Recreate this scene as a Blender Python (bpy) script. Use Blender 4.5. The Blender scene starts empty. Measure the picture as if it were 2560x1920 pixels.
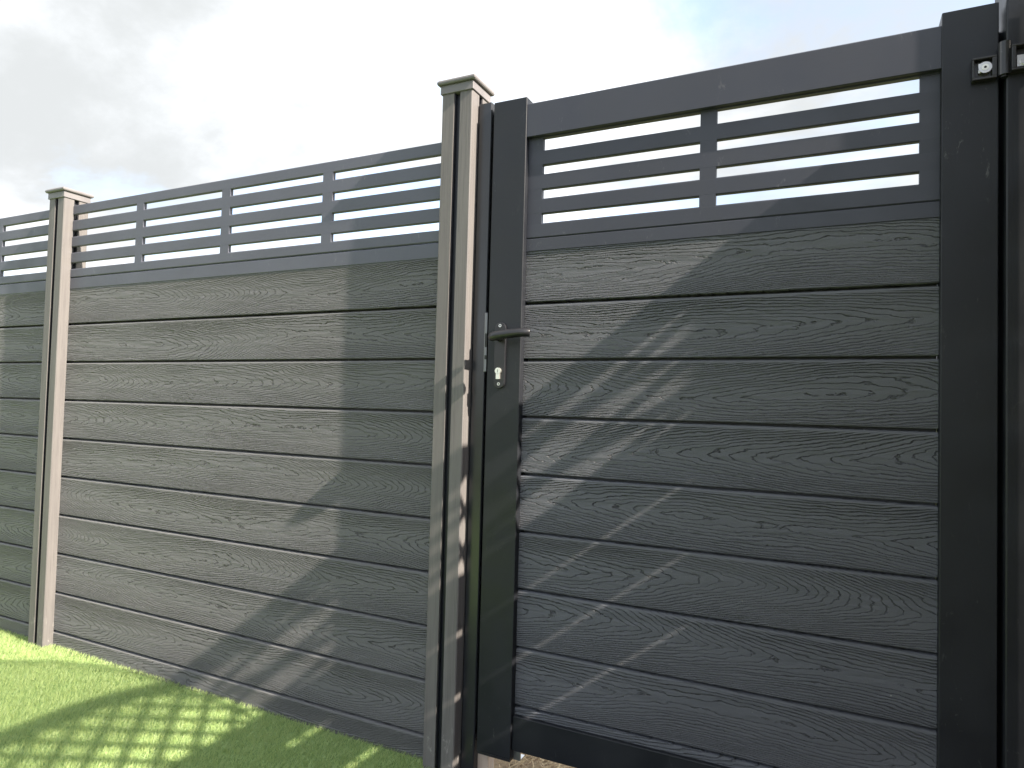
import bpy, math, random
import numpy as np
from mathutils import Matrix, Vector

random.seed(7)
rng = np.random.default_rng(7)
scene = bpy.context.scene
COL = scene.collection
R = math.radians

# ------------------------------------------------------------------ camera
cam_data = bpy.data.cameras.new('camera')
cam = bpy.data.objects.new('camera', cam_data)
COL.objects.link(cam)
right = Vector((0.90095, 0.433122, 0.026362))
down = Vector((0.009451, 0.041152, -0.999108))
fwd = Vector((-0.433821, 0.900395, 0.032983))
up = -down
cam.matrix_world = Matrix(((right.x, up.x, -fwd.x, 1.9243),
                           (right.y, up.y, -fwd.y, -1.611),
                           (right.z, up.z, -fwd.z, 0.9916),
                           (0, 0, 0, 1)))
cam_data.sensor_width = 36.0
cam_data.lens = 36.0 * 1670.0 / 2560.0
cam_data.clip_start = 0.02
cam_data.clip_end = 3000
scene.camera = cam

# ------------------------------------------------------------------ light
SUN = Vector((-1.0, 0.109, -0.755)).normalized()      # direction the light travels
elev = math.asin(-SUN.z)
to_sun = -SUN
world = bpy.data.worlds.new('World')
scene.world = world
world.use_nodes = True
wn, wl = world.node_tree.nodes, world.node_tree.links
wn.clear()
w_out = wn.new('ShaderNodeOutputWorld')
w_bg = wn.new('ShaderNodeBackground')
w_bg.inputs['Strength'].default_value = 0.1
sky = wn.new('ShaderNodeTexSky')
sky.sky_type = 'NISHITA'
sky.sun_disc = False
sky.sun_elevation = elev
sky.sun_rotation = math.atan2(to_sun.x, to_sun.y)
sky.air_density = 1.0
sky.dust_density = 1.5
tc = wn.new('ShaderNodeTexCoord')
sep = wn.new('ShaderNodeSeparateXYZ')
wl.new(tc.outputs['Generated'], sep.inputs[0])
def wmath(op, a, b=None, clamp=False):
    m = wn.new('ShaderNodeMath'); m.operation = op; m.use_clamp = clamp
    for i, v in enumerate((a, b)):
        if v is None: continue
        if isinstance(v, (int, float)): m.inputs[i].default_value = v
        else: wl.new(v, m.inputs[i])
    return m.outputs[0]
zz = wmath('ADD', wmath('MAXIMUM', sep.outputs['Z'], 0.0), 0.22)
cmb = wn.new('ShaderNodeCombineXYZ')
wl.new(wmath('DIVIDE', sep.outputs['X'], zz), cmb.inputs[0])
wl.new(wmath('DIVIDE', sep.outputs['Y'], zz), cmb.inputs[1])
cmb.inputs[2].default_value = 3.7
def wnoise(scale, detail, rough, dist, off):
    mp = wn.new('ShaderNodeVectorMath'); mp.operation = 'ADD'
    wl.new(cmb.outputs[0], mp.inputs[0]); mp.inputs[1].default_value = off
    n = wn.new('ShaderNodeTexNoise')
    n.inputs['Scale'].default_value = scale; n.inputs['Detail'].default_value = detail
    n.inputs['Roughness'].default_value = rough; n.inputs['Distortion'].default_value = dist
    wl.new(mp.outputs[0], n.inputs['Vector'])
    return n.outputs['Fac']
def wmap(v, a, b, c, d):
    m = wn.new('ShaderNodeMapRange'); m.interpolation_type = 'SMOOTHSTEP'
    wl.new(v, m.inputs[0])
    for i, x in enumerate((a, b, c, d)): m.inputs[i + 1].default_value = x
    return m.outputs[0]
cover = wmap(wnoise(1.15, 9.0, 0.58, 0.3, (4.0, 5.7, 0)), 0.36, 0.55, 0.28, 1.0)
shade = wmap(wnoise(0.8, 9.0, 0.58, 0.2, (0.6, 0.6, 1.0)), 0.28, 0.62, 0.0, 1.0)
ccol = wn.new('ShaderNodeMixRGB')
wl.new(shade, ccol.inputs[0])
ccol.inputs[1].default_value = (5.0, 5.15, 5.5, 1)
ccol.inputs[2].default_value = (1.66, 1.72, 1.74, 1)
cmix = wn.new('ShaderNodeMixRGB')
wl.new(cover, cmix.inputs[0])
wl.new(sky.outputs[0], cmix.inputs[1])
wl.new(ccol.outputs[0], cmix.inputs[2])
wl.new(cmix.outputs[0], w_bg.inputs['Color'])
wl.new(w_bg.outputs[0], w_out.inputs['Surface'])

sun_data = bpy.data.lights.new('sun', 'SUN')
sun_data.energy = 3.3
sun_data.angle = R(0.55)
sun_data.color = (1.0, 0.90, 0.78)
sun = bpy.data.objects.new('sun', sun_data)
sun.rotation_euler = SUN.to_track_quat('-Z', 'Y').to_euler()
sun.location = (6, -1, 6)
COL.objects.link(sun)

scene.view_settings.view_transform = 'Standard'
scene.view_settings.look = 'None'
scene.view_settings.gamma = 1.0
scene.view_settings.use_curve_mapping = False
scene.view_settings.exposure = 2.3
scene.render.engine = 'CYCLES'

# ------------------------------------------------------------------ materials
def mat(name, color, rough=0.5, metal=0.0, spec=0.5):
    m = bpy.data.materials.new(name); m.use_nodes = True
    b = m.node_tree.nodes['Principled BSDF']
    b.inputs['Base Color'].default_value = (*color, 1)
    b.inputs['Roughness'].default_value = rough
    b.inputs['Metallic'].default_value = metal
    b.inputs['Specular IOR Level'].default_value = spec
    return m, m.node_tree.nodes, m.node_tree.links, b

class NB:
    """small node builder"""
    def __init__(s, nodes, links): s.n, s.l = nodes, links
    def m(s, op, a, b=None, c=None, clamp=False):
        x = s.n.new('ShaderNodeMath'); x.operation = op; x.use_clamp = clamp
        for i, v in enumerate((a, b, c)):
            if v is None: continue
            if isinstance(v, (int, float)): x.inputs[i].default_value = v
            else: s.l.new(v, x.inputs[i])
        return x.outputs[0]
    def noise(s, vec, scale, detail=3.0, rough=0.5, dist=0.0, dim='3D', w=None):
        x = s.n.new('ShaderNodeTexNoise'); x.noise_dimensions = dim
        x.inputs['Scale'].default_value = scale; x.inputs['Detail'].default_value = detail
        x.inputs['Roughness'].default_value = rough; x.inputs['Distortion'].default_value = dist
        if vec is not None: s.l.new(vec, x.inputs['Vector'])
        if w is not None: s.l.new(w, x.inputs['W'])
        return x.outputs['Fac']
    def ramp(s, v, a, b, c=0.0, d=1.0, smooth=True):
        x = s.n.new('ShaderNodeMapRange')
        if smooth: x.interpolation_type = 'SMOOTHSTEP'
        s.l.new(v, x.inputs[0])
        for i, q in enumerate((a, b, c, d)): x.inputs[i + 1].default_value = q
        return x.outputs[0]
    def mix(s, f, a, b):
        x = s.n.new('ShaderNodeMixRGB')
        if isinstance(f, (int, float)): x.inputs[0].default_value = f
        else: s.l.new(f, x.inputs[0])
        for i, q in ((1, a), (2, b)):
            if isinstance(q, tuple): x.inputs[i].default_value = (*q, 1)
            else: s.l.new(q, x.inputs[i])
        return x.outputs[0]
    def scale(s, vec, v):
        x = s.n.new('ShaderNodeVectorMath'); x.operation = 'MULTIPLY'
        s.l.new(vec, x.inputs[0]); x.inputs[1].default_value = v
        return x.outputs[0]
    def add(s, vec, other):
        x = s.n.new('ShaderNodeVectorMath'); x.operation = 'ADD'
        s.l.new(vec, x.inputs[0]); s.l.new(other, x.inputs[1])
        return x.outputs[0]
    def comb(s, x, y, z):
        c = s.n.new('ShaderNodeCombineXYZ')
        for i, v in enumerate((x, y, z)):
            if isinstance(v, (int, float)): c.inputs[i].default_value = v
            else: s.l.new(v, c.inputs[i])
        return c.outputs[0]
    def bump(s, h, strength, dist, normal=None):
        x = s.n.new('ShaderNodeBump')
        x.inputs['Strength'].default_value = strength; x.inputs['Distance'].default_value = dist
        s.l.new(h, x.inputs['Height'])
        if normal is not None: s.l.new(normal, x.inputs['Normal'])
        return x.outputs[0]

def wood_board_material(name, c0, c1, amp=1.0):
    """embossed cathedral grain: contour grooves of a parabola-and-noise field in board space"""
    m, n, l, b = mat(name, c0, 0.56, 0.0, 0.5)
    k = NB(n, l)
    t = n.new('ShaderNodeTexCoord'); oi = n.new('ShaderNodeObjectInfo')
    sp = n.new('ShaderNodeSeparateXYZ'); l.new(t.outputs['Object'], sp.inputs[0])
    rnd = k.m('MULTIPLY', oi.outputs['Random'], 37.0)
    x = k.m('ADD', sp.outputs['X'], rnd)
    z = sp.outputs['Z']
    # wandering centre of the cathedral
    cz = k.m('MULTIPLY', k.m('SUBTRACT', k.noise(None, 0.9, 1.0, 0.5, 0, '1D', x), 0.5), 0.10)
    zr = k.m('MULTIPLY', k.m('SUBTRACT', z, cz), 1 / 0.075)
    par = k.m('MULTIPLY', k.m('POWER', k.m('ABSOLUTE', zr), 1.5), 10.5)
    run = k.m('MULTIPLY', k.noise(None, 0.85, 1.0, 0.4, 0, '1D', k.m('ADD', x, 11.3)), 26.0)
    v2 = k.comb(k.m('MULTIPLY', x, 3.2), 0.0, k.m('MULTIPLY', z, 20.0))
    w1 = k.m('MULTIPLY', k.noise(v2, 1.0, 2.5, 0.5), 4.0)
    v3 = k.comb(k.m('MULTIPLY', x, 20.0), 3.0, k.m('MULTIPLY', z, 55.0))
    w2 = k.m('MULTIPLY', k.noise(v3, 1.0, 3.0, 0.6), 1.7)
    run = k.m('ADD', run, k.m('MULTIPLY', k.m('MULTIPLY', x, 13.0), k.m('SIGN', k.m('SUBTRACT', oi.outputs['Random'], 0.45))))
    f = k.m('ADD', k.m('ADD', par, run), k.m('ADD', w1, w2))
    fr = k.m('FRACT', f)
    # narrow pressed grooves on flat lands, one flank steeper than the other
    dens = k.ramp(k.m('ABSOLUTE', zr), 0.1, 1.0, 0.18, 0.60)
    fl = k.m('DIVIDE', fr, dens)
    inn = k.ramp(fl, 0.0, 0.30, 1.0, 0.0)
    out_ = k.ramp(fl, 0.30, 1.0, 0.0, 1.0)
    h = k.m('MAXIMUM', inn, out_)
    dep = k.ramp(k.noise(k.comb(k.m('MULTIPLY', x, 3.0), 9.0, k.m('MULTIPLY', z, 14.0)), 1.0, 2.0), 0.30, 0.66, 0.40, 1.0)
    hh = k.m('SUBTRACT', 1.0, k.m('MULTIPLY', k.m('SUBTRACT', 1.0, h), dep))
    hh = k.m('MAXIMUM', hh, k.ramp(z, -0.0722, -0.0708, 1.0, 0.0))
    roll = k.noise(k.comb(k.m('MULTIPLY', x, 9.0), 4.0, k.m('MULTIPLY', z, 60.0)), 1.0, 2.0)
    ht = k.m('ADD', k.m('MULTIPLY', hh, 0.75), k.m('MULTIPLY', roll, 0.45))
    edge = k.ramp(z, 0.0600, 0.0640, 1.0, 0.0)
    ht = k.m('MULTIPLY', k.m('SUBTRACT', ht, 0.92), edge)
    nrm = k.bump(ht, 1.0, 0.0130 * amp)
    sand = k.noise(k.scale(t.outputs['Object'], (330.0, 330.0, 420.0)), 1.0, 3.0, 0.7)
    sand = k.m('MULTIPLY', k.m('SUBTRACT', sand, 0.5), edge)
    nrm = k.bump(sand, 0.8, 0.0022, nrm)
    l.new(nrm, b.inputs['Normal'])
    # grooves coloured darker to stand in for occlusion shade; faint chalky dust
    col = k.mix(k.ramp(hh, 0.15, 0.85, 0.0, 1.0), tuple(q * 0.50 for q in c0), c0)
    big = k.noise(k.comb(k.m('MULTIPLY', x, 1.6), 2.0, k.m('MULTIPLY', z, 6.0)), 1.0, 3.0)
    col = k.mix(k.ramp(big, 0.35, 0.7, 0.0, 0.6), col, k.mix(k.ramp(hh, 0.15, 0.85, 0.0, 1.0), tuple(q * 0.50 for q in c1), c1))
    dust = k.noise(k.comb(k.m('MULTIPLY', x, 30.0), 5.0, k.m('MULTIPLY', z, 18.0)), 1.0, 4.0, 0.7)
    col = k.mix(k.ramp(dust, 0.72, 0.84, 0.0, 0.30), col, (0.30, 0.30, 0.28))
    speck = k.noise(k.comb(k.m('MULTIPLY', x, 150.0), 8.0, k.m('MULTIPLY', z, 110.0)), 1.0, 1.0)
    col = k.mix(k.m('MULTIPLY', k.ramp(speck, 0.76, 0.80, 0.0, 0.8), k.ramp(dust, 0.48, 0.60)), col, (0.55, 0.54, 0.50))
    col = k.mix(k.m('MULTIPLY', oi.outputs['Random'], 0.22), col, (0.10, 0.10, 0.10))
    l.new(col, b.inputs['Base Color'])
    b.inputs['Diffuse Roughness'].default_value = 1.0
    return m

def painted_metal(name, color, rough, spec=0.5, dust=0.25, scale=1.0, grain=0.0):
    m, n, l, b = mat(name, color, rough, 0.0, spec)
    k = NB(n, l)
    t = n.new('ShaderNodeTexCoord'); oi = n.new('ShaderNodeObjectInfo')
    g = n.new('ShaderNodeNewGeometry')
    pos = g.outputs['Position']
    off = k.comb(k.m('MULTIPLY', oi.outputs['Random'], 9.0), 0.0, k.m('MULTIPLY', oi.outputs['Random'], 5.0))
    p = k.add(pos, off)
    a = k.noise(p, 4.5 * scale, 4.0, 0.6)
    s = k.noise(k.scale(p, (1.0, 1.0, 0.35)), 26 * scale, 5.0, 0.72, 0.6)
    col = k.mix(k.ramp(a, 0.35, 0.7, 0.0, 0.5), color, tuple(q * 1.22 + 0.004 for q in color))
    col = k.mix(k.ramp(s, 0.66, 0.80, 0.0, dust), col, (0.34, 0.33, 0.31))
    sc = k.noise(k.scale(p, (34.0, 34.0, 13.0)), 1.0, 6.0, 0.78, 1.2)
    sm = k.noise(p, 3.2, 2.0)
    col = k.mix(k.m('MULTIPLY', k.ramp(sc, 0.60, 0.72, 0.0, dust), k.ramp(sm, 0.45, 0.65)), col, (0.42, 0.41, 0.39))
    l.new(col, b.inputs['Base Color'])
    l.new(k.ramp(k.noise(p, 9.0 * scale, 4.0), 0.3, 0.75, rough * 0.85, min(1, rough * 1.3)), b.inputs['Roughness'])
    hgt = k.noise(p, 220.0, 2.0)
    if grain:
        st = k.noise(k.scale(p, (3.0, 60.0, 90.0)), 3.0, 3.0, 0.6)
        hgt = k.m('ADD', k.m('MULTIPLY', hgt, 0.3), k.m('MULTIPLY', st, grain))
    l.new(k.bump(hgt, 0.25, 0.0006), b.inputs['Normal'])
    return m

def post_material(name, c0, c1):
    m, n, l, b = mat(name, c0, 0.62, 0.0, 0.35)
    k = NB(n, l)
    g = n.new('ShaderNodeNewGeometry'); pos = g.outputs['Position']
    st = k.noise(k.scale(pos, (330.0, 330.0, 9.0)), 1.0, 3.0, 0.6)
    st2 = k.noise(k.scale(pos, (90.0, 90.0, 3.0)), 1.0, 3.0, 0.6)
    sp = k.noise(k.scale(pos, (1, 1, 0.6)), 40.0, 5.0, 0.75)
    col = k.mix(k.ramp(st2, 0.35, 0.68), c0, c1)
    col = k.mix(k.ramp(st, 0.30, 0.50, 0.35, 0.0), col, tuple(q * 0.55 for q in c0))
    z = n.new('ShaderNodeSeparateXYZ'); l.new(pos, z.inputs[0])
    splash = k.m('MULTIPLY', k.ramp(z.outputs['Z'], 0.04, 0.16, 1.0, 0.0), k.ramp(sp, 0.55, 0.70, 0.0, 0.6))
    col = k.mix(splash, col, (0.42, 0.40, 0.37))
    col = k.mix(k.ramp(sp, 0.72, 0.82, 0.0, 0.35), col, (0.42, 0.40, 0.37))
    l.new(col, b.inputs['Base Color'])
    l.new(k.bump(k.m('ADD', st, k.m('MULTIPLY', st2, 0.7)), 0.30, 0.0009), b.inputs['Normal'])
    b.inputs['Diffuse Roughness'].default_value = 0.0
    return m

M = {}
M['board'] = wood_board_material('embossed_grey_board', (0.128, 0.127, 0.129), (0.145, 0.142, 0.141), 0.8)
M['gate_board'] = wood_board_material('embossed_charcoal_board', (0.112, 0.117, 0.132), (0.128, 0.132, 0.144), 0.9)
M['trellis'] = painted_metal('slate_trellis', (0.084, 0.086, 0.108), 0.50, 0.45, 0.30, 1.0, 0.6)
M['gate_trellis'] = painted_metal('slate_gate_trellis', (0.035, 0.037, 0.049), 0.48, 0.45, 0.25, 1.0, 0.6)
M['stile'] = painted_metal('anthracite_powder_coat', (0.013, 0.0145, 0.018), 0.42, 0.33, 0.18)
M['jamb'] = painted_metal('black_gloss_steel', (0.022, 0.023, 0.026), 0.20, 0.55, 0.35)
M['post'] = post_material('taupe_composite_post', (0.126, 0.117, 0.113), (0.146, 0.136, 0.130))
M['cap'] = painted_metal('taupe_post_cap', (0.148, 0.139, 0.140), 0.5, 0.4, 0.2, 2.0)
M['groove'] = mat('black_channel', (0.012, 0.013, 0.018), 0.4)[0]
M['plastic'] = painted_metal('black_moulded_plastic', (0.022, 0.022, 0.024), 0.32, 0.5, 0.35, 3.0)
M['handle'] = painted_metal('black_satin_handle', (0.012, 0.012, 0.014), 0.34, 0.5, 0.25, 3.0)
M['steel'] = mat('zinc_plated_steel', (0.62, 0.62, 0.60), 0.32, 1.0)[0]
M['nickel'] = mat('nickel_lock_cylinder', (0.78, 0.77, 0.70), 0.38, 0.85)[0]
M['keep'] = mat('dull_zinc_keep', (0.20, 0.20, 0.21), 0.45, 0.6)[0]
M['dark'] = mat('screw_recess', (0.01, 0.01, 0.01), 0.6)[0]
M['concrete'] = post_material('pale_packer', (0.46, 0.37, 0.30), (0.50, 0.41, 0.33))
M['cedar'] = post_material('weathered_timber', (0.20, 0.14, 0.09), (0.24, 0.17, 0.11))
M['net'] = mat('shade_netting', (0.05, 0.07, 0.05), 0.7)[0]

def grass_material():
    m = bpy.data.materials.new('artificial_grass'); m.use_nodes = True
    n, l = m.node_tree.nodes, m.node_tree.links
    b = n['Principled BSDF']; out = n['Material Output']
    k = NB(n, l)
    at = n.new('ShaderNodeAttribute'); at.attribute_name = 'tone'; at.attribute_type = 'GEOMETRY'
    g = n.new('ShaderNodeNewGeometry')
    patch = k.noise(g.outputs['Position'], 5.0, 3.0)
    col = k.mix(k.ramp(at.outputs['Fac'], 0.0, 1.0, 0, 1, False), (0.34, 0.46, 0.20), (0.46, 0.54, 0.20))
    col = k.mix(k.ramp(patch, 0.38, 0.66, 0.0, 0.35), col, (0.37, 0.49, 0.20))
    l.new(col, b.inputs['Base Color'])
    b.inputs['Roughness'].default_value = 0.42
    b.inputs['Specular IOR Level'].default_value = 0.4
    tr = n.new('ShaderNodeBsdfTranslucent'); l.new(col, tr.inputs['Color'])
    mx = n.new('ShaderNodeMixShader'); mx.inputs[0].default_value = 0.38
    l.new(b.outputs[0], mx.inputs[1]); l.new(tr.outputs[0], mx.inputs[2])
    l.new(mx.outputs[0], out.inputs['Surface'])
    return m
M['grass'] = grass_material()
def ground_material(name, c0, c1, scale):
    m, n, l, b = mat(name, c0, 0.9, 0, 0.2)
    k = NB(n, l); g = n.new('ShaderNodeNewGeometry')
    a = k.noise(g.outputs['Position'], scale, 6.0, 0.65)
    l.new(k.mix(k.ramp(a, 0.35, 0.65), c0, c1), b.inputs['Base Color'])
    l.new(k.bump(a, 0.8, 0.01), b.inputs['Normal'])
    return m
M['turf_base'] = ground_material('turf_backing', (0.20, 0.30, 0.11), (0.24, 0.35, 0.125), 60)
M['field'] = ground_material('rough_grass', (0.05, 0.07, 0.025), (0.10, 0.11, 0.045), 6)
M['soil'] = ground_material('dry_soil', (0.33, 0.24, 0.15), (0.46, 0.35, 0.22), 45)
def straw_material():
    m, n, l, b = mat('straw', (0.5, 0.37, 0.2), 0.6, 0, 0.3)
    k = NB(n, l)
    at = n.new('ShaderNodeAttribute'); at.attribute_name = 'tone'; at.attribute_type = 'GEOMETRY'
    l.new(k.mix(at.outputs['Fac'], (0.30, 0.20, 0.11), (0.66, 0.52, 0.30)), b.inputs['Base Color'])
    return m
M['straw'] = straw_material()

# ------------------------------------------------------------------ helpers
class MB:
    def __init__(s): s.v, s.f = [], []
    def add(s, verts, faces):
        o = len(s.v); s.v += [tuple(p) for p in verts]; s.f += [tuple(i + o for i in q) for q in faces]; return s
    def box(s, x0, x1, y0, y1, z0, z1, c=0.0):
        """box, optionally with all edges along its length chamfered by c"""
        if c <= 0:
            v = [(x0,y0,z0),(x1,y0,z0),(x1,y1,z0),(x0,y1,z0),(x0,y0,z1),(x1,y0,z1),(x1,y1,z1),(x0,y1,z1)]
            return s.add(v, [(0,3,2,1),(4,5,6,7),(0,1,5,4),(1,2,6,5),(2,3,7,6),(3,0,4,7)])
        dx, dy, dz = x1 - x0, y1 - y0, z1 - z0
        if dz >= dx and dz >= dy:
            return s.prism([(x0+c,y0),(x1-c,y0),(x1,y0+c),(x1,y1-c),(x1-c,y1),(x0+c,y1),(x0,y1-c),(x0,y0+c)], z0, z1, 'z')
        if dx >= dy:
            return s.prism([(y0+c,z0),(y1-c,z0),(y1,z0+c),(y1,z1-c),(y1-c,z1),(y0+c,z1),(y0,z1-c),(y0,z0+c)], x0, x1, 'x')
        return s.prism([(x0+c,z0),(x1-c,z0),(x1,z0+c),(x1,z1-c),(x1-c,z1),(x0+c,z1),(x0,z1-c),(x0,z0+c)], y1, y0, 'y')
    def prism(s, poly, a, b, axis):
        """extrude a polygon (counter-clockwise seen from +axis) from a to b"""
        n = len(poly)
        if axis == 'z': P = lambda p, t: (p[0], p[1], t)
        elif axis == 'x': P = lambda p, t: (t, p[0], p[1])
        else: P = lambda p, t: (p[0], t, p[1])
        v = [P(p, a) for p in poly] + [P(p, b) for p in poly]
        f = [tuple(range(n - 1, -1, -1)), tuple(range(n, 2 * n))]
        f += [(i, (i + 1) % n, n + (i + 1) % n, n + i) for i in range(n)]
        return s.add(v, f)
    def tube(s, pts, rad, seg=12, flat=1.0):
        """round bar swept along points; flat squashes it vertically"""
        pts = [Vector(p) for p in pts]; rings = []
        for i, p in enumerate(pts):
            d = (pts[min(i + 1, len(pts) - 1)] - pts[max(i - 1, 0)]).normalized()
            u = d.cross(Vector((0, 0, 1)))
            if u.length < 1e-4: u = Vector((1, 0, 0))
            u.normalize(); w = u.cross(d).normalized()
            r = rad[i] if isinstance(rad, (list, tuple)) else rad
            rings.append([p + u * (r * math.cos(a)) + w * (r * flat * math.sin(a)) for a in [2 * math.pi * j / seg for j in range(seg)]])
        v = [q for rg in rings for q in rg]
        f = [(i * seg + j, i * seg + (j + 1) % seg, (i + 1) * seg + (j + 1) % seg, (i + 1) * seg + j) for i in range(len(pts) - 1) for j in range(seg)]
        f += [tuple(range(seg - 1, -1, -1)), tuple(range((len(pts) - 1) * seg, len(pts) * seg))]
        return s.add(v, f)
    def disc(s, cx, cz, r, y0, y1, seg=20):
        """short cylinder along Y"""
        poly = [(cx + r * math.cos(2 * math.pi * j / seg), cz + r * math.sin(2 * math.pi * j / seg)) for j in range(seg)]
        return s.prism(poly, y1, y0, 'y')
    def mesh(s, name, material, smooth=False):
        me = bpy.data.meshes.new(name); me.from_pydata(s.v, [], s.f); me.update()
        import bmesh
        bm = bmesh.new(); bm.from_mesh(me); bmesh.ops.recalc_face_normals(bm, faces=bm.faces); bm.to_mesh(me); bm.free()
        me.materials.append(material)
        if smooth:
            me.polygons.foreach_set('use_smooth', [True] * len(me.polygons))
        return me

def link(name, me, parent=None, loc=(0, 0, 0)):
    o = bpy.data.objects.new(name, me); COL.objects.link(o)
    o.location = loc
    if parent is not None: o.parent = parent
    return o
def part(name, mb, material, parent, loc=(0, 0, 0), smooth=False):
    return link(name, mb.mesh(name, material, smooth), parent, loc)
def bevel(o, w, seg=2):
    md = o.modifiers.new('edge', 'BEVEL'); md.width = w; md.segments = seg; md.limit_method = 'ANGLE'; md.angle_limit = R(40)
    return o
def thing(name, label, cat, loc=(0, 0, 0), group=None):
    o = bpy.data.objects.new(name, None); COL.objects.link(o)
    o.location = loc; o.empty_display_size = 0.1
    o['label'] = label; o['category'] = cat
    if group: o['group'] = group
    return o
def structure(o): o['kind'] = 'structure'; return o

# ------------------------------------------------------------------ ground
g = MB()
xs = [-600, -40, -8, -3.2, 1.0, 4.0, 40, 600]; ys = [-600, -40, -8, -3.0, 0.02, 3.0, 40, 600]
for i in range(len(xs)):
    for j in range(len(ys)): g.v.append((xs[i], ys[j], -0.02))
for i in range(len(xs) - 1):
    for j in range(len(ys) - 1):
        a = i * len(ys) + j; g.f.append((a, a + len(ys), a + len(ys) + 1, a + 1))
structure(link('ground', g.mesh('ground', M['field'])))
structure(part('soil', MB().add([(0.85, -0.058, -0.014), (2.8, -0.058, -0.014), (2.9, 1.3, -0.014), (0.6, 1.1, -0.014)], [(0, 1, 2, 3)]), M['soil'], None))
structure(part('turf_backing', MB().add([(-4.5,-4.5,0),(1.6,-4.5,0),(1.6,-1.1,0),(1.05,-1.1,0),(1.05,-0.058,0),(1.018,-0.058,0),(1.018,0.0,0),(-4.5,0.0,0)], [(0,1,2,3,4,5,6,7)]), M['turf_base'], None))

# unseen dark slate paving, added to darken reflections low on the gate
M['slate'] = ground_material('unseen_slate', (0.030, 0.032, 0.035), (0.048, 0.050, 0.052), 14)
structure(part('unseen_paving', MB().add([(1.05,-1.1,-0.006),(1.6,-1.1,-0.006),(1.6,-5.2,-0.006),(6.5,-5.2,-0.006),(6.5,-0.058,-0.006),(1.05,-0.058,-0.006)], [(0,1,2,3,4,5)]), M['slate'], None))
pat = bpy.data.objects['unseen_paving']
slab = bevel(part('slab', MB().box(-0.272, 0.272, -0.255, 0.255, -0.006, 0.012), M['slate'], pat, (1.327, -0.318, 0)), 0.003, 1)
for i in range(9):
    for j in range(9):
        x, y = 1.327 + i * 0.55, -0.318 - j * 0.516
        if (i == 0 and j == 0) or (i == 0 and j > 1): continue
        if y < -5.0: continue
        c = slab.copy(); COL.objects.link(c); c.location = (x, y, random.uniform(-0.002, 0.001))

# ------------------------------------------------------------------ fence
def board_profile(h, t, top_lip):
    """(y, z) outline of a tongue-and-groove board seen from +X; front face at y=0"""
    zt, zb = h / 2, -h / 2
    return [(0.0, zb + 0.0036), (0.0012, zb + 0.0020), (0.028, zb + 0.0020), (0.028, zb - 0.004), (t, zb - 0.004),
            (t, zt + 0.004), (0.0295, zt + 0.004), (0.0295, zt - 0.0060), (0.0062, zt - 0.0050), (0.0030, zt - 0.0060), (0.0010, zt - 0.0078), (0.0, zt - 0.0104)]
PITCH = 0.15
def board_mesh(name, length, material, h=PITCH):
    prof = board_profile(h, 0.034, 0)
    mb = MB(); mb.prism(prof, -length / 2, length / 2, 'x')
    return mb.mesh(name, material)

F_TOP = 1.4077
F_SEAMS = [1.271 - PITCH * k for k in range(9)]
W_ROWS = [(1.7065, 1.6830), (1.6420, 1.6180), (1.5775, 1.5535), (1.5130, 1.4885)]

def bar_mesh(name, length, z0, z1, y0, y1, material, c=0.0026):
    """horizontal bar centred at x=0 with softened top and bottom front edges"""
    mb = MB()
    mb.prism([(y0 + c, z0), (y1, z0), (y1, z1), (y0 + c, z1), (y0 + 0.0005, z1 - c * 0.6), (y0, z1 - c * 1.4), (y0, z0 + c)], -length / 2, length / 2, 'x')
    return mb.mesh(name, material)

def fence_panel(x0, x1, dividers, label):
    """boards below, slotted trellis above; x0..x1 between the post slots"""
    cx, L = (x0 + x1) / 2, x1 - x0
    root = thing('board_fence', label, 'fence', (cx, 0, 0), 'slatted fence panels')
    bm_full = board_mesh('board', L, M['board'])
    top_h = F_TOP + 0.008 - F_SEAMS[0]
    bm_top = board_mesh('board', L, M['board'], top_h)
    link('board', bm_top, root, (0, 0, F_SEAMS[0] + top_h / 2))
    for z in F_SEAMS:
        o = link('board', bm_full, root, (0, random.uniform(-0.0006, 0.0006), z - PITCH / 2))
    t = M['trellis']
    link('bottom_rail', bar_mesh('bottom_rail', L, F_TOP, 1.4525, -0.0012, 0.026, t), root)
    edges = [1.7430] + [z for r in W_ROWS for z in r] + [1.4550]
    for i in range(5):
        nm = 'top_rail' if i == 0 else 'slat'
        link(nm, bar_mesh(nm, L, edges[2 * i + 1], edges[2 * i], -0.002, 0.010, t), root)
    dm = {}
    for (a, b) in dividers:
        a, b = max(a, x0), min(b, x1)
        for (zt, zb) in W_ROWS:
            mb = MB().box(a - cx, b - cx, -0.0019, 0.0099, zb - 0.0035, zt + 0.0035)
            part('divider', mb, t, root)
    return root

PIT = 0.446
div_main = [(-0.422 + PIT * k - (0.004 if k < 0 else 0), -0.382 + PIT * k) for k in range(-1, 4)]
fence_panel(-0.830, 0.945, div_main, 'long grey board fence panel with slotted trellis between the two taupe posts')
div_far = [(-1.336 - PIT * k, -1.297 - PIT * k) for k in range(-1, 4)]
fence_panel(-2.70, -0.880, div_far, 'grey board fence panel cut off by the left edge of the photo')

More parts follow.
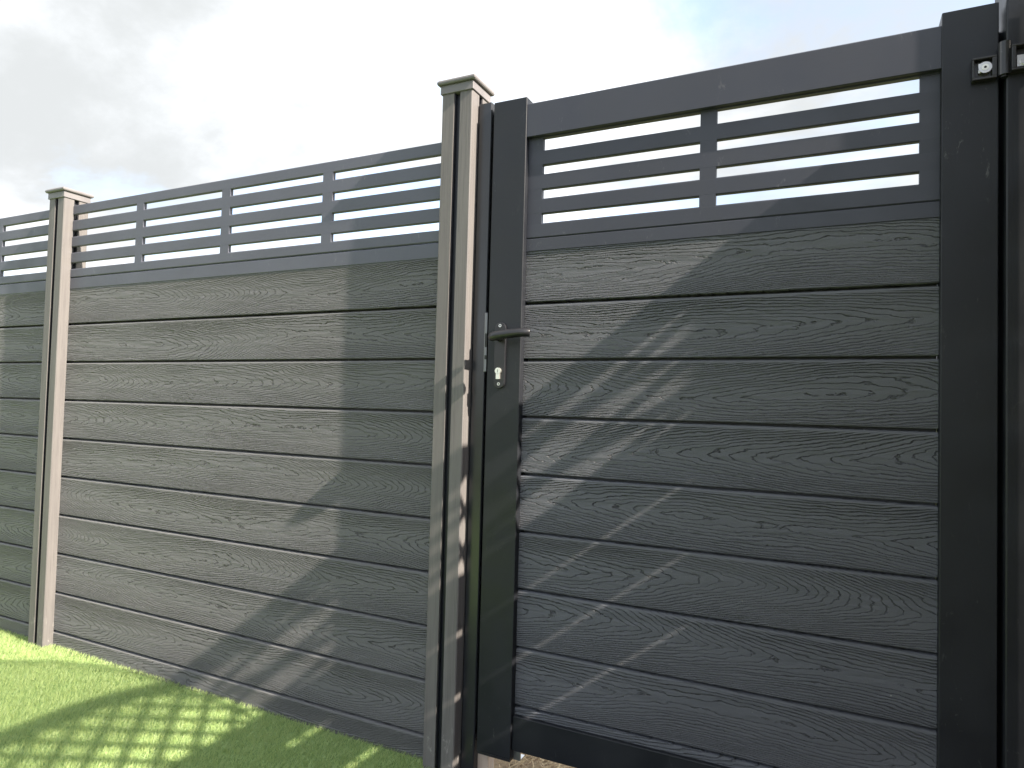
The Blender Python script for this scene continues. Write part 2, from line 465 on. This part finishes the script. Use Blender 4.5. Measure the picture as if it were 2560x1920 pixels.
def fence_post(cx, top, label):
    """square composite post with a slot down each face, and a cap"""
    root = thing('fence_post', label, 'post', (cx, 0.010, 0), 'taupe capped fence posts')
    w, s, d, c = 0.0485, 0.0098, 0.017, 0.0025
    poly = []
    for q in range(4):
        ca, sa = [(1, 0), (0, 1), (-1, 0), (0, -1)][q]
        for (u, vv) in [(w, -w + c), (w, -s), (w - d, -s), (w - d, s), (w, s), (w, w - c), (w - c, w)]:
            poly.append((u * ca - vv * sa, u * sa + vv * ca))
    part('shaft', MB().prism(poly, -0.05, top + 0.01, 'z'), M['post'], root)
    for q in range(4):
        ca, sa = [(1, 0), (0, 1), (-1, 0), (0, -1)][q]
        mb = MB()
        pts = lambda u0, u1, v0, v1: [(u * ca - vv * sa, u * sa + vv * ca) for u, vv in ((u0, v0), (u1, v0), (u1, v1), (u0, v1))]
        lo, hi = -0.049, top - 0.001
        mb.prism(pts(w - d + 0.0005, w - d + 0.004, -s + 0.0006, s - 0.0006), lo, hi, 'z')
        mb.prism(pts(w - d + 0.0041, w - 0.004, -s + 0.0006, -s + 0.0026), lo, hi, 'z')
        mb.prism(pts(w - d + 0.0041, w - 0.004, s - 0.0026, s - 0.0006), lo, hi, 'z')
        part('channel', mb, M['groove'], root)
    cap = bevel(part('cap', MB().box(-0.0525, 0.0525, -0.0525, 0.0525, top, top + 0.024), M['cap'], root), 0.0012, 1)
    r0, r1, r2 = 0.0525, 0.0645, 0.045
    mb = MB()
    lv = [(0.0550, top + 0.0243), (0.0585, top + 0.0250), (0.0606, top + 0.0276), (0.0612, top + 0.0310), (0.0606, top + 0.0344), (0.0582, top + 0.0372), (0.0540, top + 0.0386), (0.001, top + 0.0425)]
    for rr, z in lv: mb.v += [(-rr, -rr, z), (rr, -rr, z), (rr, rr, z), (-rr, rr, z)]
    mb.f.append((3, 2, 1, 0)); n = len(lv)
    for i in range(n - 1):
        for j in range(4): mb.f.append((i * 4 + j, i * 4 + (j + 1) % 4, i * 4 + 4 + (j + 1) % 4, i * 4 + 4 + j))
    mb.f.append(tuple(range(n * 4 - 4, n * 4)))
    rim = part('rim', mb, M['cap'], cap); bevel(rim, 0.0030, 3); rim.modifiers[0].angle_limit = R(60)
    return root
P2X, P1X = 0.9745, -0.8565
fence_post(P1X, 1.767, 'shorter taupe capped post between the two fence panels')
fence_post(P2X, 1.859, 'taller taupe capped post beside the gate handle')

# ------------------------------------------------------------------ gate posts
jr = thing('gate_post', 'glossy black steel post between taupe post and gate', 'post', (1.046, 0.02, 0))
jm = bevel(part('shaft', MB().box(-0.0205, 0.0205, -0.025, 0.030, -0.05, 1.8310), M['jamb'], jr), 0.004, 3)
part('stop_strip', MB().box(0.0206, 0.060, 0.038, 0.050, 0.05, 1.826).box(0.0206, 0.026, 0.0105, 0.0379, 0.05, 1.826), M['jamb'], jr)
k = bevel(part('strike_plate', MB().box(0.0172, 0.0262, -0.0275, -0.0235, 1.083, 1.2445), M['keep'], jr), 0.0015, 2)
for z0, z1 in ((1.117, 1.128), (1.150, 1.1875)):
    part('latch_hole', MB().box(0.0205, 0.0268, -0.0280, -0.0272, z0, z1), M['dark'], k)
part('packer', MB().box(0.0210, 0.052, -0.004, 0.034, -0.05, 0.085), M['concrete'], jr)

rp = thing('gate_post', 'dark anthracite hinge post at right edge of the photo', 'post', (2.2905, 0.02, 0))
bevel(part('shaft', MB().box(-0.0655, 0.060, -0.050, 0.060, -0.05, 2.02), M['stile'], rp), 0.003, 3)

part('stop_strip', MB().box(-0.095, -0.0657, 0.018, 0.030, 0.05, 1.79), M['stile'], rp)

# ------------------------------------------------------------------ gate
gate = thing('garden_gate', 'charcoal board gate with slotted trellis top and black lever handle', 'gate', (1.6471, 0.0141, 0.0720))
gate.scale = (1.00876,) * 3
GX = 1.6495
def gpart(name, mb, m, parent=gate, smooth=False, base=(GX, 0, 0.08)):
    """coordinates given in world space, stored relative to the gate's base"""
    mb.v = [(x - base[0], y - base[1], z - base[2]) for x, y, z in mb.v]
    return link(name, mb.mesh(name, m, smooth), parent)
bevel(gpart('stile', MB().box(1.0870, 1.1850, -0.030, 0.022, 0.083, 1.8130), M['stile']), 0.0022, 3)
bevel(gpart('stile', MB().box(2.1170, 2.2130, -0.030, 0.022, 0.083, 1.8190), M['stile']), 0.0022, 3)
for xa, xb in ((1.0885, 1.1835), (2.1185, 2.2115)):
    gpart('end_cap', MB().box(xa, xb, -0.0285, 0.0205, 0.077, 0.0828), M['plastic'])
gl, gr = 1.1853, 2.1167
gt = M['gate_trellis']
tr = MB(); c = 0.003
tr.prism([(-0.0270 + c, 1.7045), (0.004, 1.7045), (0.004, 1.7950), (-0.0270 + c, 1.7950), (-0.0270, 1.7950 - c), (-0.0270, 1.7045 + c * 0.4)], gl, gr, 'x')
gpart('top_rail', tr, gt)
gpart('rail_lip', MB().box(gl, gr, -0.0135, 0.0, 1.7015, 1.7043), gt)
GW = [(1.6980, 1.6690), (1.6290, 1.6055), (1.5645, 1.5405), (1.4995, 1.4750)]
ge = [z for r in GW for z in r][1:] + [1.4365]
for i in range(4):
    z1, z0 = ge[2 * i], ge[2 * i + 1]
    m2 = MB(); cc = 0.0026
    m2.prism([(-0.012 + cc, z0), (0.000, z0), (0.000, z1), (-0.012 + cc, z1), (-0.0115, z1 - cc * 0.6), (-0.012, z1 - cc * 1.4), (-0.012, z0 + cc)], gl, gr, 'x')
    gpart('slat', m2, gt)
for a, b in ((gl + 0.0002, 1.2270), (1.6330, 1.6710), (2.0805, gr - 0.0002)):
    for (zt, zb) in GW:
        gpart('divider', MB().box(a, b, -0.0119, -0.0001, zb - 0.0035, zt + 0.0035), gt)
m2 = MB(); m2.prism([(-0.0100, 1.4020), (0.012, 1.4020), (0.012, 1.4355), (-0.0105, 1.4355), (-0.0118, 1.4335), (-0.0118, 1.4030)], gl, gr, 'x')
gpart('mid_rail', m2, gt)
GS = [1.2660 - PITCH * q for q in range(8)]
gtop = 1.4020 + 0.008 - GS[0]
bfull = board_mesh('board', gr - gl, M['gate_board']); btop = board_mesh('board', gr - gl, M['gate_board'], gtop)
bcx = (gl + gr) / 2 - GX
link('board', btop, gate, (bcx, -0.010, GS[0] + gtop / 2 - 0.08))
for q, z in enumerate(GS):
    if q < 7: link('board', bfull, gate, (bcx, -0.010 + random.uniform(-0.0005, 0.0005), z - PITCH / 2 - 0.08))
blast = board_mesh('board', gr - gl, M['gate_board'], 0.085)
link('board', blast, gate, (bcx, -0.010, GS[7] - 0.0425 - 0.08))
bevel(gpart('bottom_rail', MB().box(gl, gr, -0.0215, 0.020, 0.1040, 0.1925), M['stile']), 0.002, 2)
gpart('corner_bracket', MB().box(1.1856, 1.2060, -0.012, -0.009, 0.078, 0.1035).box(1.1856, 1.2060, -0.0088, 0.016, 0.078, 0.081), M['steel'])

# lock furniture
def stadium(cx, z0, z1, r, seg=10):
    a = [(cx + r * math.cos(math.pi * j / seg), z1 - r + r * math.sin(math.pi * j / seg)) for j in range(seg + 1)]
    b = [(cx + r * math.cos(math.pi + math.pi * j / seg), z0 + r + r * math.sin(math.pi + math.pi * j / seg)) for j in range(seg + 1)]
    return a + b
plate = bevel(gpart('lock_plate', MB().prism(stadium(1.1275, 1.0375, 1.2120, 0.0158), -0.0301, -0.0380, 'y'), M['handle']), 0.0012, 2)
lev = MB(); ly = -0.0800
path = [(1.1275, -0.0385, 1.1725), (1.1275, -0.050, 1.1725), (1.1270, -0.062, 1.1725)]
lev.tube(path, [0.0120, 0.0108, 0.0108], 16)
gpart('lever_neck', lev, M['handle'], plate, True)
lev = MB()
grip = [(1.1160, -0.0660, 1.1705), (1.1180, -0.0740, 1.1708), (1.1235, -0.0800, 1.1714), (1.1330, -0.0840, 1.1724), (1.1500, -0.0855, 1.1745), (1.1750, -0.0845, 1.1772), (1.1980, -0.0820, 1.1795), (1.2090, -0.0790, 1.1800), (1.2220, -0.0730, 1.1800), (1.2240, -0.0720, 1.1800)]
grip = [(x + 0.005, y, z - 0.001) for x, y, z in grip]
lev.tube(grip, [0.0098, 0.0112, 0.0120, 0.0122, 0.0120, 0.0118, 0.0115, 0.0113, 0.0112, 0.0100], 16)
gpart('lever', lev, M['handle'], plate, True)
cyl = MB().disc(1.1262, 1.0835, 0.0085, -0.0381, -0.0440, 20)
cyl.box(1.1211, 1.1313, -0.0440, -0.0381, 1.0620, 1.0762)
gpart('lock_cylinder', cyl, M['nickel'], plate)
gpart('key_slot', MB().box(1.1256, 1.1268, -0.0444, -0.0441, 1.0795, 1.0872), M['dark'], plate)
for z in (1.2035, 1.0490):
    gpart('screw', MB().disc(1.1272, z, 0.0042, -0.0381, -0.0394, 14), M['steel'], plate)
    gpart('screw_socket', MB().disc(1.1272, z, 0.0020, -0.0395, -0.0397, 10), M['dark'], plate)

# hinge: gate leaf and knuckle move with the gate, the other leaf sits on the hinge post
hl = MB()
hl.box(2.1665, 2.2075, -0.0460, -0.0301, 1.6610, 1.6650).box(2.1665, 2.2075, -0.0460, -0.0301, 1.7020, 1.7060)
hl.box(2.1665, 2.1700, -0.0460, -0.0301, 1.6651, 1.7019).box(2.1995, 2.2075, -0.0460, -0.0301, 1.6651, 1.7019)
hl.box(2.1701, 2.1994, -0.0345, -0.0301, 1.6651, 1.7019)
hinge = bevel(gpart('hinge', hl, M['plastic']), 0.001, 2)
gpart('adjuster', MB().box(2.1775, 2.1965, -0.0405, -0.0346, 1.6765, 1.6950).disc(2.1885, 1.6855, 0.0112, -0.0346, -0.0432, 22), M['steel'], hinge)
gpart('washer', MB().disc(2.1885, 1.6855, 0.0060, -0.0433, -0.0440, 16), M['nickel'], hinge)
gpart('screw_socket', MB().disc(2.1885, 1.6855, 0.0024, -0.0441, -0.0444, 10), M['dark'], hinge)
kn = MB().tube([(2.2190, -0.0450, 1.6620), (2.2190, -0.0450, 1.7270)], 0.0105, 20)
gpart('knuckle', kn, M['plastic'], hinge, False)
gpart('pin', MB().tube([(2.2190, -0.0450, 1.6585), (2.2190, -0.0450, 1.6618)], 0.006, 14), M['handle'], hinge)
pb = (2.2905, 0.02, 0)
hp = MB()
hp.box(2.2300, 2.2900, -0.0500, -0.0302, 1.6680, 1.6720).box(2.2300, 2.2900, -0.0500, -0.0302, 1.7150, 1.7190)
hp.box(2.2300, 2.2370, -0.0500, -0.0302, 1.6721, 1.7149).box(2.2371, 2.2900, -0.0345, -0.0302, 1.6721, 1.7149)
hinge2 = bevel(gpart('hinge', hp, M['plastic'], rp, False, pb), 0.001, 2)
gpart('adjuster', MB().box(2.2395, 2.2640, -0.0440, -0.0346, 1.6760, 1.6985).disc(2.2540, 1.6870, 0.0100, -0.0441, -0.0460, 22), M['steel'], hinge2, False, pb)
gpart('screw_socket', MB().disc(2.2540, 1.6870, 0.0026, -0.0461, -0.0464, 10), M['dark'], hinge2, False, pb)

# ------------------------------------------------------------------ unseen screen right of the frame, shaped to cast the lattice shade
SX = 2.285
scr = thing('shade_lattice_screen', 'unseen timber lattice screen added to cast the dappled shade', 'screen', (SX, -0.75, 0))
def top_z(y):
    """gently arched top edge"""
    pts = [(-0.036, 1.822), (-0.20, 1.822), (-0.30, 1.845), (-0.42, 1.885), (-0.55, 1.905), (-0.75, 1.905), (-0.95, 1.885), (-1.1, 1.845), (-1.2, 1.822), (-1.46, 1.822)]
    for (a, za), (b, zb) in zip(pts, pts[1:]):
        if b <= y <= a:
            t = (y - a) / (b - a); t = t * t * (3 - 2 * t); return za + (zb - za) * t
    return 1.822
def spart(name, mb, m=None):
    mb.v = [(x - SX, y + 0.75, z) for x, y, z in mb.v]
    return link(name, mb.mesh(name, m or M['cedar']), scr)
Y0, Y1, LB = -0.036, -1.46, 1.475
for a, b in ((Y0, Y0 - 0.032), (Y1 + 0.032, Y1)):
    spart('stile', MB().box(SX - 0.016, SX + 0.016, b, a, -0.02, 1.760))
tb = MB(); N = 40
for i in range(N + 1):
    y = Y0 + (Y1 - Y0) * i / N; z = top_z(y)
    tb.v += [(SX - 0.017, y, z - 0.060), (SX + 0.017, y, z - 0.060), (SX + 0.017, y, z), (SX - 0.017, y, z)]
for i in range(N):
    for j in range(4): tb.f.append((i * 4 + j, i * 4 + (j + 1) % 4, i * 4 + 4 + (j + 1) % 4, i * 4 + 4 + j))
tb.f += [(3, 2, 1, 0), (N * 4, N * 4 + 1, N * 4 + 2, N * 4 + 3)]
spart('arched_rail', tb)
def lath(slope, off, xo):
    """diagonal lath along z = 1.764 + slope * (y + 0.72) + off, clipped to the frame"""
    ys_in = []
    for i in range(1425):
        y = Y0 - 0.010 - i * 0.001
        if y < Y1 + 0.010: break
        z = 1.764 + slope * (y + 0.72) + off
        if LB - 0.012 < z < top_z(y) - 0.016: ys_in.append(y)
    if len(ys_in) < 12: return
    ya, yb = ys_in[0], ys_in[-1]
    za, zb = (1.764 + slope * (q + 0.72) + off for q in (ya, yb))
    d = Vector((yb - ya, zb - za)).normalized(); nr = Vector((-d.y, d.x)) * 0.0100
    q = [(ya + nr.x, za + nr.y), (ya - nr.x, za - nr.y), (yb - nr.x, zb - nr.y), (yb + nr.x, zb + nr.y)]
    spart('lath', MB().prism(q, SX + xo - 0.003, SX + xo + 0.003, 'x'))
for i in range(-14, 15):
    lath(0.83, 0.83 * 0.127 * (i + 0.5), -0.0032)
    lath(-1.33, 1.33 * 0.088 * (i + 0.5), 0.0032)
spart('lattice_rail', MB().box(SX - 0.016, SX + 0.016, Y1 + 0.0325, Y0 - 0.0325, 1.438, LB))
slits = [1.328, 1.160, 0.990, 0.820, 0.650, 0.480, 0.310, 0.140]
zt = 1.4375
for i, sz in enumerate(slits + [-0.03]):
    gap = 0.024 if i < 3 else 0.004
    spart('board', MB().box(SX - 0.010, SX + 0.010, Y1 + 0.0325, Y0 - 0.0325, sz + gap / 2, zt))
    zt = sz - gap / 2
spart('slit_blocker', MB().box(SX + 0.0105, SX + 0.020, Y1 + 0.0325, -0.325, 0.0, 1.4375))  # added to block sun through the slits away from the fence

# unseen hoop and netting, invented to cast a thin arc and light shade
HX = 2.42
hoop = thing('shade_net_hoop', 'unseen hoop of fine netting added to cast thin shade on the turf', 'netting', (HX, -0.95, 0))
hpts = [(-0.28, -0.02), (-0.28, 1.5), (-0.283, 1.85), (-0.30, 2.00), (-0.35, 2.17), (-0.44, 2.33), (-0.58, 2.47), (-0.76, 2.56), (-0.95, 2.59)]
hpts = hpts + [(-1.9 - y, z) for y, z in reversed(hpts[:-1])]
def hp(mb): mb.v = [(x - HX, y + 0.95, z) for x, y, z in mb.v]; return mb
link('hoop_rod', hp(MB().tube([(HX, y, z) for y, z in hpts], 0.011, 8)).mesh('hoop_rod', M['net'], True), hoop)
net = MB()
def hoop_top(y):
    for (a, za), (b, zb) in zip(hpts, hpts[1:]):
        if b <= y < a: return za + (zb - za) * (y - a) / (b - a)
    return 1.85
y = -0.285
while y > -1.61:
    net.add([(HX, y, 1.75), (HX, y - 0.0024, 1.75), (HX, y - 0.0024, hoop_top(y)), (HX, y, hoop_top(y))], [(0, 1, 2, 3)]); y -= 0.008
z = 1.76
while z < 2.58:
    ys_ = [yy / 1000 for yy in range(-1620, -275, 5) if hoop_top(yy / 1000) > z]
    if ys_: net.add([(HX + 0.001, ys_[0], z), (HX + 0.001, ys_[-1], z), (HX + 0.001, ys_[-1], z + 0.0020), (HX + 0.001, ys_[0], z + 0.0020)], [(0, 1, 2, 3)])
    z += 0.008
link('netting', hp(net).mesh('netting', M['net']), hoop)['kind'] = 'stuff'

# ------------------------------------------------------------------ grass and straw
def ribbon_object(name, base, hgt, width, yaw, lean, bend, tone, material, segs):
    """tapered bent blades as one mesh"""
    n = len(base)
    dirv = np.stack([np.cos(yaw), np.sin(yaw)], 1)            # lean direction
    side = np.stack([-np.sin(yaw + 0.9), np.cos(yaw + 0.9)], 1)
    rows = []
    for s in range(segs + 1):
        t = s / segs
        out = (lean * t + bend * t * t)[:, None] * hgt[:, None] * dirv
        zc = base[:, 2] + hgt * (t - 0.25 * bend * t * t)
        wd = (width * (1 - 0.75 * t ** 1.5))[:, None] * side * 0.5
        c = base[:, :2] + out
        if s < segs:
            rows.append(np.column_stack([c - wd, zc])); rows.append(np.column_stack([c + wd, zc]))
        else:
            rows.append(np.column_stack([c, zc]))
    per = len(rows)
    V = np.stack(rows, 1).reshape(-1, 3)
    off = (np.arange(n) * per)[:, None]
    tris = []
    for s in range(segs - 1):
        a = 2 * s; tris += [[a, a + 1, a + 3], [a, a + 3, a + 2]]
    a = 2 * (segs - 1); tris.append([a, a + 1, a + 2])
    T = np.array(tris)
    I = (off[:, None, :] + T[None, :, :].reshape(1, -1, 3)).reshape(-1)
    nt = n * len(tris)
    me = bpy.data.meshes.new(name)
    me.vertices.add(len(V)); me.vertices.foreach_set('co', V.astype(np.float32).ravel())
    me.loops.add(nt * 3); me.loops.foreach_set('vertex_index', I.astype(np.int32))
    me.polygons.add(nt); me.polygons.foreach_set('loop_start', np.arange(0, nt * 3, 3, dtype=np.int32))
    me.update(calc_edges=True)
    at = me.attributes.new('tone', 'FLOAT', 'POINT'); at.data.foreach_set('value', np.repeat(tone, per).astype(np.float32))
    me.materials.append(material)
    return link(name, me)

def turf_points(x0, x1, y0, y1, dens):
    n = int((x1 - x0) * (y1 - y0) * dens)
    return np.column_stack([rng.uniform(x0, x1, n), rng.uniform(y0, y1, n), np.zeros(n)])
pts = np.vstack([turf_points(-1.6, 1.03, -0.80, -0.001, 66000),
                 turf_points(-4.2, -1.6, -1.2, -0.001, 14000), turf_points(-4.2, 1.6, -3.6, -1.2, 3500), turf_points(-1.6, 1.05, -1.2, -0.80, 9000)])
# clear the post feet and thin a ragged cut edge beside the gate post
for px in (P1X, P2X):
    pts = pts[~((abs(pts[:, 0] - px) < 0.046) & (pts[:, 1] > -0.036))]
n = len(pts)
pts[:, 2] = 0.001 + 0.011 * np.clip((0.4 - pts[:, 0]) / 1.2, 0, 1)     # the lawn rises a little to the left
far = (pts[:, 0] < -1.6) | (pts[:, 1] < -0.8)
hgt = rng.normal(0.0135, 0.0028, n).clip(0.007, 0.022)
wid = rng.uniform(0.0011, 0.0018, n) * np.where(far, 2.2, 1.0)
yaw = rng.uniform(0, 2 * np.pi, n)
tone = rng.beta(2.0, 2.2, n)
o = ribbon_object('grass', pts, hgt, wid, yaw, rng.uniform(0.0, 0.8, n), rng.uniform(0.0, 0.7, n), tone, M['grass'], 2)
o['label'] = 'short bright green artificial grass in front of the fence'; o['category'] = 'grass'; o['kind'] = 'stuff'

# loose straw and chips on the bare ground under and beyond the gate
ns = 9000
sb = MB(); tones = []
for i in range(ns):
    x = random.uniform(1.0, 2.4); y = 0.02 + 1.0 * random.random() ** 1.4
    L = random.uniform(0.012, 0.05); w = random.uniform(0.0012, 0.004); a = random.uniform(0, math.pi); z = -0.019 + random.uniform(0, 0.016)
    tilt = random.uniform(-0.3, 0.3) * L
    dx, dy = math.cos(a) * L / 2, math.sin(a) * L / 2; nx, ny = -math.sin(a) * w / 2, math.cos(a) * w / 2
    sb.add([(x - dx - nx, y - dy - ny, z), (x + dx - nx, y + dy - ny, z + abs(tilt)), (x + dx + nx, y + dy + ny, z + abs(tilt) + 0.001), (x - dx + nx, y - dy + ny, z + 0.001)], [(0, 1, 2, 3)])
    tones += [random.random()] * 4
me = bpy.data.meshes.new('straw'); me.from_pydata(sb.v, [], sb.f); me.update(); me.materials.append(M['straw'])
at = me.attributes.new('tone', 'FLOAT', 'POINT'); at.data.foreach_set('value', np.array(tones, dtype=np.float32))
o = link('straw', me); o['label'] = 'dry straw litter on bare ground beneath the gate'; o['category'] = 'straw'; o['kind'] = 'stuff'
